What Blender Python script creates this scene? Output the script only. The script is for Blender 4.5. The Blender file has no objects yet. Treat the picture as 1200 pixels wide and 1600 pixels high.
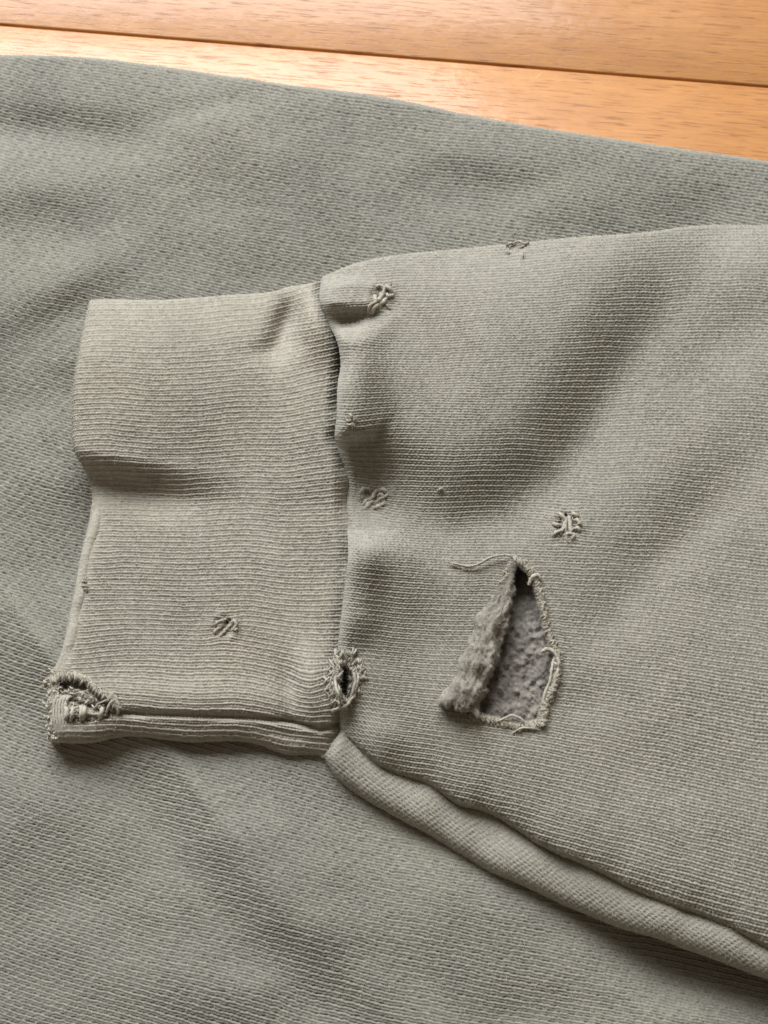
import bpy, math, random
import numpy as np
from mathutils import Matrix, Vector

random.seed(7)
RNG = np.random.default_rng(7)
scene = bpy.context.scene
COL = scene.collection

# ------------------------------------------------------------------ camera
# all modelling is in millimetres, written out in metres
TILT = math.radians(25.0)            # phone held 25 degrees off the vertical
VFOV = math.radians(44.0)
FPX = 800.0 / math.tan(VFOV / 2)     # focal length in photo pixels (1200x1600)
PXMM = 6.15                          # photo pixels per millimetre at the centre
DIST = FPX / PXMM
FWD = np.array([0.0, math.sin(TILT), -math.cos(TILT)])
UP = np.array([0.0, math.cos(TILT), math.sin(TILT)])
RIGHT = np.array([1.0, 0.0, 0.0])
CAMP = np.array([0.0, 0.0, 14.0]) - FWD * DIST

cam_d = bpy.data.cameras.new("camera")
cam = bpy.data.objects.new("camera", cam_d)
COL.objects.link(cam)
cam_d.sensor_fit = 'VERTICAL'
cam_d.angle = VFOV
cam_d.clip_start = 0.01
cam_d.clip_end = 50.0
M = Matrix(((RIGHT[0], UP[0], -FWD[0]), (RIGHT[1], UP[1], -FWD[1]), (RIGHT[2], UP[2], -FWD[2])))
cam.matrix_world = Matrix.Translation(Vector((CAMP * 0.001).tolist())) @ M.to_4x4()
scene.camera = cam
cam_d.dof.use_dof = True
cam_d.dof.focus_distance = DIST * 0.001 - 0.004
cam_d.dof.aperture_fstop = 20.0

# ------------------------------------------------------------------ light
world = bpy.data.worlds.new("World")
scene.world = world
world.use_nodes = True
bg = world.node_tree.nodes["Background"]
bg.inputs[0].default_value = (1.0, 0.80, 0.60, 1)      # warm bounce of the room
bg.inputs[1].default_value = 0.21

def area(name, loc, target, sx, sy, power, color):
    d = bpy.data.lights.new(name, 'AREA')
    d.shape = 'RECTANGLE'; d.size = sx; d.size_y = sy
    d.energy = power; d.color = color
    o = bpy.data.objects.new(name, d); COL.objects.link(o)
    o.location = loc
    o.rotation_euler = (Vector(target) - Vector(loc)).to_track_quat('-Z', 'Y').to_euler()
    return o
area("window_light", (-0.52, 1.30, 1.10), (-0.25, 0, 0), 1.50, 1.10, 77.0, (0.97, 0.98, 1.0))

scene.view_settings.view_transform = 'Standard'
scene.view_settings.look = 'None'
scene.view_settings.exposure = 0.0
scene.view_settings.gamma = 1.0
scene.render.resolution_x = 768
scene.render.resolution_y = 1024
scene.render.engine = 'CYCLES'

# ------------------------------------------------------------------ numeric helpers
def unproj(px, py, z):
    """photo pixel + height above the floor (mm) -> point (mm)"""
    px, py, z = np.broadcast_arrays(np.asarray(px, float), np.asarray(py, float), np.asarray(z, float))
    a = (px - 600.0); b = (800.0 - py)
    dx = a
    dy = b * UP[1] + FPX * FWD[1]
    dz = b * UP[2] + FPX * FWD[2]
    t = (z - CAMP[2]) / dz
    return np.stack([CAMP[0] + dx * t, CAMP[1] + dy * t, z], -1)

def curve(pts):
    """smooth monotone-parameter interpolation y(x) (Catmull-Rom / Hermite)"""
    pts = np.array(sorted(pts), float); X = pts[:, 0]; Y = pts[:, 1]
    m = np.gradient(Y, X)
    def f(x):
        x = np.asarray(x, float)
        i = np.clip(np.searchsorted(X, x) - 1, 0, len(X) - 2)
        h = X[i + 1] - X[i]; t = np.clip((x - X[i]) / h, 0, 1)
        y = ((2*t**3 - 3*t**2 + 1) * Y[i] + (t**3 - 2*t**2 + t) * h * m[i]
             + (-2*t**3 + 3*t**2) * Y[i + 1] + (t**3 - t**2) * h * m[i + 1])
        return np.where(x < X[0], Y[0] + (x - X[0]) * m[0], np.where(x > X[-1], Y[-1] + (x - X[-1]) * m[-1], y))
    return f

def sm(x, a, b):
    t = np.clip((x - a) / (b - a), 0, 1); return t * t * (3 - 2 * t)

_tab = {}
def vnoise(x, y, s, seed=0):
    """smooth value noise, roughly -1..1, feature size s"""
    if seed not in _tab: _tab[seed] = np.random.default_rng(1000 + seed).uniform(-1, 1, (256, 256))
    T = _tab[seed]
    x = np.asarray(x, float) / s; y = np.asarray(y, float) / s
    xi = np.floor(x).astype(int); yi = np.floor(y).astype(int)
    fx = x - xi; fy = y - yi
    fx = fx*fx*fx*(fx*(fx*6-15)+10); fy = fy*fy*fy*(fy*(fy*6-15)+10)
    a = T[xi % 256, yi % 256]; b = T[(xi+1) % 256, yi % 256]
    c = T[xi % 256, (yi+1) % 256]; d = T[(xi+1) % 256, (yi+1) % 256]
    return (a*(1-fx)+b*fx)*(1-fy) + (c*(1-fx)+d*fx)*fy

def gauss(x, y, cx, cy, rx, ry, deg=0.0):
    a = math.radians(deg); c, s = math.cos(a), math.sin(a)
    u = (x-cx)*c + (y-cy)*s; v = -(x-cx)*s + (y-cy)*c
    return np.exp(-(u/rx)**2 - (v/ry)**2)

def pdist(x, y, poly):
    """(signed distance, running length 0..1) to a polyline; positive on its right going along, image axes"""
    best = np.full(np.shape(x), 1e9); sgn = np.ones(np.shape(x)); tt = np.zeros(np.shape(x))
    P = np.array(poly, float); L = np.hypot(*np.diff(P, axis=0).T); S = np.concatenate([[0], np.cumsum(L)])
    for i in range(len(P) - 1):
        d = P[i+1] - P[i]
        t = np.clip(((x-P[i,0])*d[0] + (y-P[i,1])*d[1]) / (d@d), 0, 1)
        qx = x - (P[i,0] + t*d[0]); qy = y - (P[i,1] + t*d[1])
        r = np.hypot(qx, qy); m = r < best
        best = np.where(m, r, best); sgn = np.where(m, np.sign(d[0]*qy - d[1]*qx), sgn)
        tt = np.where(m, (S[i] + t*L[i]) / S[-1], tt)
    return best * sgn, tt

def inside(x, y, poly):
    r = np.zeros(np.shape(x), bool); n = len(poly)
    for i in range(n):
        x1, y1 = poly[i]; x2, y2 = poly[(i+1) % n]
        if y1 == y2: continue
        r ^= ((y1 > y) != (y2 > y)) & (x < (x2-x1)*(y-y1)/(y2-y1) + x1)
    return r

def knit(w, c, a_bead=0.28, b_bead=0.6, slant=0.55, crev=0.5, low=0.9, gw=0.13):
    """height 0..1 of a stockinette face: each wale w holds two legs of slanted loops, c counts courses"""
    fw = w - np.floor(w)
    pa = np.clip(1 - ((fw - 0.27) / 0.27)**2, 0, 1)**0.6
    pb = np.clip(1 - ((fw - 0.77) / 0.23)**2, 0, 1)**0.6
    c = c + 0.13*np.sin(np.floor(w)*12.9898)
    ba = 0.5 + 0.5*np.cos(2*np.pi*(c + slant*(fw - 0.27)))
    bb = 0.5 + 0.5*np.cos(2*np.pi*(c - 0.3 - slant*1.3*(fw - 0.77)))
    gap = np.exp(-(np.minimum(fw, 1 - fw)/gw)**2)
    return np.maximum(pa*((1-a_bead) + a_bead*ba), low*pb*((1-b_bead) + b_bead*bb)) - crev*gap*(0.55 + 0.45*np.cos(2*np.pi*(c*0.5 + 0.31*np.floor(w))))

# ------------------------------------------------------------------ mesh helpers
def obj(name, verts_mm, faces, mat, parent=None, smooth=True, uv=None):
    me = bpy.data.meshes.new(name)
    V = (np.asarray(verts_mm, float) * 0.001).astype(np.float32)
    F = np.asarray(faces, np.int32)
    k = F.shape[1]
    me.vertices.add(len(V)); me.vertices.foreach_set("co", V.ravel())
    me.loops.add(F.size); me.loops.foreach_set("vertex_index", F.ravel())
    me.polygons.add(len(F))
    me.polygons.foreach_set("loop_start", np.arange(0, F.size, k, dtype=np.int32))
    me.polygons.foreach_set("loop_total", np.full(len(F), k, np.int32))
    if smooth: me.polygons.foreach_set("use_smooth", np.ones(len(F), bool))
    if uv is not None:
        l = me.uv_layers.new(name="knit")
        l.data.foreach_set("uv", np.asarray(uv, np.float32)[F.ravel()].ravel())
    me.update(calc_edges=True)
    me.validate()
    me.materials.append(mat)
    o = bpy.data.objects.new(name, me); COL.objects.link(o)
    if parent is not None: o.parent = parent
    return o

def grid_faces(n, m):
    i = np.arange(n*m).reshape(n, m)
    return np.stack([i[:-1, :-1], i[1:, :-1], i[1:, 1:], i[:-1, 1:]], -1).reshape(-1, 4)

def normals(P):
    du = np.gradient(P, axis=1); dv = np.gradient(P, axis=0)
    n = np.cross(du, dv); n /= np.linalg.norm(n, axis=-1, keepdims=True) + 1e-12
    return n

def curl(P, W, C, side, rx, rz, n, wp=None, deg=175, noise=None):
    """append rows that roll an edge round and under. side 'top','bottom' (rows) or 'left' (columns)"""
    T = side == 'left'
    if T: P = P.transpose(1, 0, 2); W = W.T; C = C.T
    if side == 'bottom': P = P[::-1]; W = W[::-1]; C = C[::-1]
    e = P[0]; out = P[0] - P[6]; out = out.copy(); out[:, 2] = 0
    k = np.ones(9)/9
    for a in (0, 1): out[:, a] = np.convolve(np.pad(out[:, a], 4, mode='edge'), k, 'valid')
    out /= np.linalg.norm(out, axis=1, keepdims=True)
    rx = np.broadcast_to(rx, (len(e),)); rz = np.broadcast_to(rz, (len(e),))
    step = np.linalg.norm(P[0]-P[4], axis=1)/4
    dW = (W[0]-W[4])/4/step; dC = (C[0]-C[4])/4/step
    slope = P[0] - P[5]; f0 = np.arctan2(-slope[:, 2], np.hypot(slope[:, 0], slope[:, 1]))
    f0 = np.convolve(np.pad(np.clip(f0, -0.2, 1.0), 4, mode='edge'), k, 'valid')
    rows, ws, cs = [], [], []
    for q in range(n, 0, -1):
        ph = f0 + (math.radians(deg) - f0)*q/n
        R = e + out*(rx*(np.sin(ph) - np.sin(f0)))[:, None]; R[:, 2] -= rz*(np.cos(f0)-np.cos(ph))
        rows.append(R); arc = (ph - f0)*(rx+rz)/2
        ws.append(W[0]+dW*arc); cs.append(C[0]+dC*arc)
    P = np.concatenate([np.array(rows), P]); W = np.concatenate([np.array(ws), W]); C = np.concatenate([np.array(cs), C])
    if side == 'bottom': P = P[::-1]; W = W[::-1]; C = C[::-1]
    if T: P = P.transpose(1, 0, 2); W = W.T; C = C.T
    return P, W, C

def frac_axis(lo, hi, step, ext_lo=0, ext_hi=0, grow=1.16):
    a = np.arange(lo, hi + step*0.5, step); L = []; H = []
    x, s = lo, step
    while ext_lo and x > ext_lo: s *= grow; x -= s; L.append(x)
    x, s = a[-1], step
    while ext_hi and x < ext_hi: s *= grow; x += s; H.append(x)
    return np.concatenate([np.array(L[::-1]), a, np.array(H)])

# ------------------------------------------------------------------ materials
def nt(name):
    m = bpy.data.materials.new(name); m.use_nodes = True
    t = m.node_tree; b = t.nodes["Principled BSDF"]
    return m, t, b
def node(t, kind, **kw):
    n = t.nodes.new(kind)
    for k, v in kw.items():
        if k in n.inputs: n.inputs[k].default_value = v
        else: setattr(n, k, v)
    return n
def ramp(t, src, stops):
    r = t.nodes.new("ShaderNodeValToRGB"); e = r.color_ramp.elements
    while len(e) < len(stops): e.new(0.5)
    for q, (p, c) in zip(e, stops): q.position = p; q.color = (*c, 1)
    t.links.new(src, r.inputs[0]); return r.outputs[0]
def mix(t, mode, fac, a, b):
    n = t.nodes.new("ShaderNodeMix"); n.data_type = 'RGBA'; n.blend_type = mode
    for s, v in ((0, fac), (6, a), (7, b)):
        if hasattr(v, "links"): t.links.new(v, n.inputs[s])
        elif isinstance(v, (int, float)): n.inputs[s].default_value = v
        else: n.inputs[s].default_value = (*v, 1)
    return n.outputs[2]

def cloth(name, col, warm, sheen=0.25, fuzz=1.0, melange=0.5):
    m, t, b = nt(name); L = t.links.new
    tc = t.nodes.new("ShaderNodeTexCoord"); O = tc.outputs["Object"]
    big = node(t, "ShaderNodeTexNoise", Scale=22.0, Detail=4.0, Roughness=0.55); L(O, big.inputs["Vector"])
    mid = node(t, "ShaderNodeTexNoise", Scale=150.0, Detail=3.0, Roughness=0.6); L(O, mid.inputs["Vector"])
    mp = node(t, "ShaderNodeVectorMath", operation='MULTIPLY'); mp.inputs[1].default_value = (2.0, 1.0, 0.0)
    L(tc.outputs["UV"], mp.inputs[0])
    fl_ = node(t, "ShaderNodeVectorMath", operation='FLOOR'); L(mp.outputs[0], fl_.inputs[0])
    yarn = node(t, "ShaderNodeTexWhiteNoise", noise_dimensions='2D'); L(fl_.outputs[0], yarn.inputs["Vector"])
    fib = node(t, "ShaderNodeTexNoise", Scale=2600.0, Detail=3.0, Roughness=0.75); L(O, fib.inputs["Vector"])
    c = np.array(col); w = np.array(warm)
    base = ramp(t, big.outputs[0], [(0.36, tuple(c)), (0.64, tuple(w))])
    v = ramp(t, mid.outputs[0], [(0.3, (0.98,)*3), (0.7, (1.02,)*3)])
    base = mix(t, 'MULTIPLY', 1.0, base, v)
    lo, hi = 1 - 0.20*melange, 1 + 0.20*melange
    y = ramp(t, yarn.outputs[0], [(0.0, (lo, lo, lo*1.02)), (1.0, (hi, hi, hi*0.98))])
    base = mix(t, 'MULTIPLY', 1.0, base, y)
    f = ramp(t, fib.outputs[0], [(0.30, (0.80,)*3), (0.72, (1.22,)*3)])
    base = mix(t, 'MULTIPLY', 1.0, base, f)
    L(base, b.inputs["Base Color"])
    b.inputs["Roughness"].default_value = 0.95
    b.inputs["Specular IOR Level"].default_value = 0.12
    b.inputs["Sheen Weight"].default_value = sheen
    b.inputs["Sheen Roughness"].default_value = 0.55
    b.inputs["Sheen Tint"].default_value = (0.95, 0.95, 0.9, 1)
    bp = node(t, "ShaderNodeBump", Strength=0.55*fuzz, Distance=0.00022)
    L(fib.outputs[0], bp.inputs["Height"]); L(bp.outputs[0], b.inputs["Normal"])
    return m

M_BODY = cloth("fleece_face_grey_green", (0.230, 0.225, 0.196), (0.245, 0.237, 0.202))
M_SLEEVE = cloth("fleece_face_sage", (0.278, 0.269, 0.229), (0.296, 0.283, 0.238))
M_CUFF = cloth("rib_knit_beige_grey", (0.312, 0.297, 0.247), (0.334, 0.313, 0.257))
M_PANEL = cloth("side_panel_sage", (0.280, 0.271, 0.234), (0.284, 0.273, 0.234))
M_FLEECE = cloth("brushed_fleece_lining", (0.160, 0.149, 0.134), (0.255, 0.236, 0.210), sheen=0.2, melange=0.8)  # darker copy of the flap's fleece: shade inside the tear is in the colour
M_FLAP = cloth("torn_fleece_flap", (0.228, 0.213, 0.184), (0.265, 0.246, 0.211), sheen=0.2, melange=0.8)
M_YARN = cloth("broken_yarn", (0.365, 0.345, 0.292), (0.400, 0.374, 0.312), sheen=0.2)
M_FUZZ = cloth("loose_fibre", (0.40, 0.385, 0.32), (0.42, 0.40, 0.33), sheen=0.0)

def wood(name):
    m, t, b = nt(name); L = t.links.new
    tc = t.nodes.new("ShaderNodeTexCoord"); oi = t.nodes.new("ShaderNodeObjectInfo")
    off = node(t, "ShaderNodeVectorMath", operation='MULTIPLY_ADD')
    cb = t.nodes.new("ShaderNodeCombineXYZ"); L(oi.outputs["Random"], cb.inputs[0]); L(oi.outputs["Random"], cb.inputs[1])
    L(cb.outputs[0], off.inputs[0]); off.inputs[1].default_value = (3.1, 1.7, 0); L(tc.outputs["Object"], off.inputs[2])
    def stretched(sx, sy, sc, det, rough=0.6, dist=0.0):
        mp = node(t, "ShaderNodeMapping"); mp.inputs["Scale"].default_value = (sx, sy, 1)
        L(off.outputs[0], mp.inputs["Vector"])
        n = node(t, "ShaderNodeTexNoise", Scale=sc, Detail=det, Roughness=rough, Distortion=dist); L(mp.outputs[0], n.inputs["Vector"])
        return n.outputs[0]
    grain = stretched(1.0, 7.0, 14.0, 5.0, 0.6, 0.6)
    fine = stretched(1.0, 16.0, 60.0, 4.0, 0.7)
    pores = stretched(1.0, 20.0, 85.0, 3.0, 0.55)
    cloud = stretched(1.0, 1.6, 26.0, 3.0, 0.55)
    base = ramp(t, grain, [(0.25, (0.45, 0.205, 0.060)), (0.55, (0.49, 0.232, 0.073)), (0.80, (0.525, 0.260, 0.087))])
    base = mix(t, 'MULTIPLY', 1.0, base, ramp(t, fine, [(0.25, (0.80, 0.76, 0.72)), (0.7, (1.08, 1.08, 1.08))]))
    base = mix(t, 'MULTIPLY', 1.0, base, ramp(t, cloud, [(0.3, (0.90, 0.87, 0.84)), (0.7, (1.06, 1.07, 1.08))]))
    pm = ramp(t, pores, [(0.57, (0, 0, 0)), (0.64, (1, 1, 1))])
    base = mix(t, 'MIX', pm, base, mix(t, 'MULTIPLY', 1.0, base, (0.66, 0.56, 0.48)))
    L(base, b.inputs["Base Color"])
    b.inputs["Roughness"].default_value = 0.42
    b.inputs["Specular IOR Level"].default_value = 0.35
    b.inputs["Coat Weight"].default_value = 0.25
    b.inputs["Coat Roughness"].default_value = 0.14
    wob = node(t, "ShaderNodeTexNoise", Scale=170.0, Detail=2.0); L(off.outputs[0], wob.inputs["Vector"])
    b1 = node(t, "ShaderNodeBump", Strength=0.25, Distance=0.0004); L(wob.outputs[0], b1.inputs["Height"])
    b2 = node(t, "ShaderNodeBump", Strength=0.35, Distance=0.00015, invert=True); L(pm, b2.inputs["Height"]); L(b1.outputs[0], b2.inputs["Normal"])
    L(b2.outputs[0], b.inputs["Normal"]); L(b2.outputs[0], b.inputs["Coat Normal"])
    return m
M_WOOD = wood("varnished_honey_wood")
m_, t_, b_ = nt("dark_subfloor")
n_ = node(t_, "ShaderNodeTexNoise", Scale=80.0, Detail=3.0)
t_.links.new(ramp(t_, n_.outputs[0], [(0.3, (0.035, 0.018, 0.008)), (0.7, (0.07, 0.036, 0.016))]), b_.inputs["Base Color"])
b_.inputs["Roughness"].default_value = 0.9
M_SUB = m_

# ------------------------------------------------------------------ floor
ga = unproj(0, 38, 0.0); gb = unproj(1200, 135, 0.0)
gdir = (gb - ga); gang = math.atan2(gdir[1], gdir[0])
gn = np.array([-math.sin(gang), math.cos(gang)]); gt = np.array([math.cos(gang), math.sin(gang)])
PW, GAP, PL = 90.0, 0.75, 1500.0
def box(x0, x1, y0, y1, z0, z1):
    v = [(x, y, z) for z in (z0, z1) for y in (y0, y1) for x in (x0, x1)]
    f = [(0, 2, 3, 1), (4, 5, 7, 6), (0, 1, 5, 4), (2, 6, 7, 3), (0, 4, 6, 2), (1, 3, 7, 5)]
    return v, f
v, f = box(-760, 760, -420, 420, -24, -14)
floor = obj("floor", v, f, M_SUB, smooth=False)
floor["kind"] = "structure"
mid = (ga + gb)/2
floor.rotation_euler = (0, 0, gang)
floor.location = (0, 0, 0)
off_n = float(mid[:2] @ gn)                       # joint line's offset across the planks
plank_mesh = None
for k in range(-4, 4):
    # plank with softly bevelled long edges: an extruded profile
    w = PW - GAP; bv = 0.55
    prof = [(0, -14), (0, -bv), (bv*0.3, -bv*0.3), (bv, 0), (w-bv, 0), (w-bv*0.3, -bv*0.3), (w, -bv), (w, -14)]
    nseg = 2; V = []; F = []
    if plank_mesh is None:
        for s in range(nseg+1):
            x = -PL/2 + PL*s/nseg
            V += [(x, p[0], p[1]) for p in prof]
        q = len(prof)
        for s in range(nseg):
            for j in range(q):
                a = s*q+j; b2_ = s*q+(j+1) % q
                F.append((a, b2_, b2_+q, a+q))
        o = obj("plank", V, F, M_WOOD, floor, smooth=False); plank_mesh = o.data
    else:
        o = bpy.data.objects.new("plank", plank_mesh); COL.objects.link(o); o.parent = floor
    o.location = (0.0, (off_n + k*PW + GAP/2)*0.001, 0)

# a short pale scratch beside the joint, as deep as the varnish
def scratch(px0, py0, px1, py1, w_):
    a_, b_ = unproj(px0, py0, 0.0), unproj(px1, py1, 0.0); d_ = (b_-a_)[:2]; d_ /= np.hypot(*d_); n_2 = np.array([-d_[1], d_[0]])
    c_, s_ = math.cos(-gang), math.sin(-gang); V = []
    for p_, k_ in ((a_, 0.2), (a_*0.6+b_*0.4, 1.0), (a_*0.3+b_*0.7, 0.8), (b_, 0.15)):
        for sg in (-1, 1):
            q_ = p_[:2] + n_2*sg*w_*k_; V.append((c_*q_[0]-s_*q_[1], s_*q_[0]+c_*q_[1], 0.02))
    obj("scratch", V, [(0, 1, 3, 2), (2, 3, 5, 4), (4, 5, 7, 6)], M_SCRATCH, floor)
M_SCRATCH, t_, b_ = nt("scratched_varnish"); n_ = node(t_, "ShaderNodeTexNoise", Scale=900.0)
t_.links.new(ramp(t_, n_.outputs[0], [(0.3, (0.55, 0.34, 0.17)), (0.7, (0.70, 0.50, 0.30))]), b_.inputs["Base Color"]); b_.inputs["Roughness"].default_value = 0.7
scratch(835, 124, 848, 112, 0.16)
# ------------------------------------------------------------------ the sweatshirt
shirt = bpy.data.objects.new("sweatshirt", None); COL.objects.link(shirt)
shirt["label"] = "worn sage grey sweatshirt with torn sleeve and frayed cuff lying on wood floor"
shirt["category"] = "sweatshirt"

# ---- outlines read off the photograph
E_top = curve([(-1400, 240), (-600, 120), (-200, 90), (0, 92), (130, 95), (260, 110), (420, 134), (600, 158), (720, 183), (860, 208), (1000, 229), (1200, 258), (1700, 350), (2600, 640)])
SEAM = curve([(425, 509), (464, 503), (498, 513), (530, 529), (565, 536), (605, 531), (650, 530), (684, 527), (715, 537), (760, 540), (800, 541), (830, 546), (860, 548), (910, 543), (990, 534), (1040, 530), (1090, 528), (1130, 533), (1160, 527), (1200, 512)])  # x(y)
S_top = curve([(440, 446), (508, 432), (560, 415), (600, 407), (700, 396), (800, 386), (900, 376), (1000, 370), (1090, 359), (1200, 357), (1500, 372), (2100, 430)])
S_bot = curve([(500, 1128), (537, 1142), (600, 1193), (666, 1214), (720, 1247), (768, 1262), (840, 1307), (912, 1340), (990, 1379), (1020, 1394), (1110, 1427), (1158, 1448), (1200, 1472), (1500, 1620), (2100, 1900)])
R_bot = curve([(q_, w_ - 4) for q_, w_ in [(505, 1186), (512, 1192), (558, 1224), (660, 1281), (720, 1317), (840, 1377), (960, 1431), (1050, 1461), (1140, 1494), (1200, 1518), (1500, 1670), (2100, 1960)]])
C_left = curve([(465, 147), (520, 136), (600, 122), (650, 120), (700, 124), (735, 140), (765, 152), (800, 149), (860, 135), (960, 116), (1030, 99), (1060, 84), (1110, 82), (1157, 84)])   # x(y)
C_top = curve([(120, 474), (147, 472), (250, 473), (350, 466), (460, 454), (490, 444), (510, 438)])
C_bot = curve([(70, 1133), (100, 1134), (190, 1133), (290, 1140), (400, 1144), (440, 1153), (505, 1163), (540, 1165)])

# ---- heights (mm above the floor) of the lying cloth
RIDGE = [(-200, 880), (-20, 925), (60, 1040), (130, 1120), (250, 1190), (330, 1310), (450, 1440), (600, 1580), (760, 1720)]
def z_body(x, y):
    d = y - E_top(x)
    z = 9.0 + 0*x
    z = z - 2.2*np.exp(-np.clip(d, 0, None)/45.0) + 4.5*np.exp(-np.clip(d, 0, None)/230.0)
    z = z + 1.6*vnoise(x + 0.4*y, y*1.5 - 0.3*x, 240, 1) + 0.35*vnoise(x + 0.5*y, y*1.6 - 0.2*x, 105, 2)
    z = z + 1.5*gauss(x, y, 130, 425, 150, 40, -28) - 1.7*gauss(x, y, 85, 505, 110, 50, -32)
    z = z - 1.9*gauss(x, y, 60, 205, 140, 34, 4) + 1.6*gauss(x, y, 70, 300, 130, 45, -4) - 1.2*gauss(x, y, -4, 215, 12, 60, 0)
    z = z - 0.8*gauss(x, y, 800, 300, 120, 34, -12) + 0.6*gauss(x, y, 420, 250, 150, 40, 25) + 0.4*gauss(x, y, 760, 250, 130, 34, 10)
    z = z - 1.0*gauss(x, y, 20, 640, 90, 60, -20) + 0.9*gauss(x, y, 60, 760, 110, 50, -22)
    z = z - 0.9*gauss(x, y, 330, 165, 90, 20, -12)
    s, t = pdist(x, y, RIDGE)
    # a fold under the sleeve: higher on the sleeve's side, stepping down along this line
    w = sm(y, 880, 1010)
    z = z + 0.9*np.exp(-((s - 150)/120.0)**2)*w
    z = z + w*(3.6*sm(-s, -74, 40)*np.exp(-np.clip(-s, 0, None)/170.0) + 0.7*np.exp(-((s + 22)/14.0)**2)*(1 - sm(y, 1240, 1330)))
    z = z + 0.7*gauss(x, y, 150, 1500, 220, 70, 14) - 3.4*sm(y - S_bot(x), -40, 60)*(1 - sm(y - S_bot(x), 60, 200))*sm(x, 650, 1100)
    e = sm(x, -1400, -1150)*(1 - sm(x, 2300, 2560))*(1 - sm(y, 2500, 2800))
    return 0.4 + (np.maximum(z, 3.0) - 0.4)*e

def z_base(x, y):       # smoothed body surface that the sleeve lies on
    return 9.0 + 0.9*sm(y, 900, 1150)*(1 - sm(x, 250, 650))*1.6 - 1.6*sm(y, 1050, 1250)*sm(x, 300, 600)

VALLEY = [(530, 770), (600, 790), (700, 822), (790, 800), (870, 740), (950, 625), (1040, 490), (1110, 405), (1150, 330)]
FOLD2 = [(498, 502), (530, 503), (580, 494), (640, 468)]
def z_sleeve(x, y):
    T = S_top(x); B = S_bot(x); d1 = y - T; d2 = B - y
    z = z_base(x, y) + 9.5 + 2.2*sm(x, 500, 900) + 2.4*sm(x, 620, 1150)*sm(y, 900, 1300)
    z = z - 3.2*np.exp(-np.clip(d1, 0, None)/38.0) - 2.2*np.exp(-np.clip(d2, 0, None)/30.0)
    s, t = pdist(x, y, VALLEY)
    # s<0: the dome above the valley
    dome = sm(-s, -20, 130)
    z = z + 4.9*dome*(1 - 0.55*sm(-s, 150, 330))*(1 - 0.45*sm(x, 900, 1120)) - 2.0*np.exp(-(s/55.0)**2)*(1 - 0.5*sm(x, 880, 1080))
    z = z + 1.7*np.exp(-((s - 95)/75.0)**2)*(1 - sm(x, 620, 800))
    # pouch hanging over the seam
    z = z + 3.6*gauss(x, y, 545, 610, 48, 78, 0) - 2.2*gauss(x, y, 610, 735, 70, 46, 20)
    sp, tp = pdist(x, y, [(500, 690), (545, 694), (585, 680), (625, 640)])
    z = z + 3.8*sm(-sp, -9, 12)*np.exp(-np.clip(-sp, 0, None)/60.0)*(1 - sm(x, 560, 625))
    z = z - 2.0*gauss(x, y, 562, 762, 46, 46, 0) + 1.8*gauss(x, y, 572, 868, 50, 36, 0)
    # small lobe at the top of the seam
    sf, tf = pdist(x, y, FOLD2)
    k = 1 - sm(x, 555, 640)
    z = z + 3.6*k*(sm(-sf, -4, 26)*np.exp(-np.clip(-sf, 0, None)/60.0)) - 1.0*k*np.exp(-(sf/14.0)**2) + 1.4*k*np.exp(-((sf - 26)/18.0)**2)
    # soft folds to the right and below
    z = z - 1.2*gauss(x, y, 1060, 850, 190, 42, -48) + 0.9*gauss(x, y, 1010, 760, 180, 50, -48)
    z = z - 1.0*gauss(x, y, 1165, 520, 110, 50, -35) + 0.8*gauss(x, y, 1110, 430, 90, 50, -30)
    z = z - 1.0*gauss(x, y, 665, 985, 60, 120, 25) + 0.8*gauss(x, y, 610, 880, 60, 60, 0)
    z = z - 0.8*gauss(x, y, 905, 1095, 70, 40, -10)
    z = z + 0.3*vnoise(x, y, 190, 11) + 0.06*vnoise(x, y, 64, 12)
    # puckers along the crease
    z = z + 0.55*np.exp(-np.clip(d2, 0, None)/45.0)*vnoise(x + 0.5*y, y*0.2, 42, 13)
    # gather at the lower seam corner
    z = z - 1.6*gauss(x, y, 545, 1125, 42, 40, 0) + 0.9*gauss(x, y, 600, 1150, 45, 30, 30)
    # the torn place sags
    z = z - 1.2*gauss(x, y, 800, 1010, 75, 120, 0)
    z = z + pucker(x, y, SNAG_S)
    lobe = np.maximum.reduce([sm(y, 428, 448)*(1 - sm(y, 470, 494)), sm(y, 504, 540)*(1 - sm(y, 668, 692)), sm(y, 826, 862)*(1 - sm(y, 960, 1030))])
    qq = x - SEAM(y)
    z = z + (2.8*lobe - 1.2*(1 - lobe)*(y < 830))*np.exp(-((qq - 22)/34.0)**2)
    # turn down into the seam
    q = np.clip(x - SEAM(y) + 4, 0, None)
    lump = 1 + 0.45*vnoise(x*0, y, 34, 14)
    z = z - (2.0 + 3.2*(1 - sm(y, 800, 850)) + 2.0*sm(y, 1090, 1130))*lump*np.clip(1 - q/19.0, 0, 1)**2.4
    return z

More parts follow.
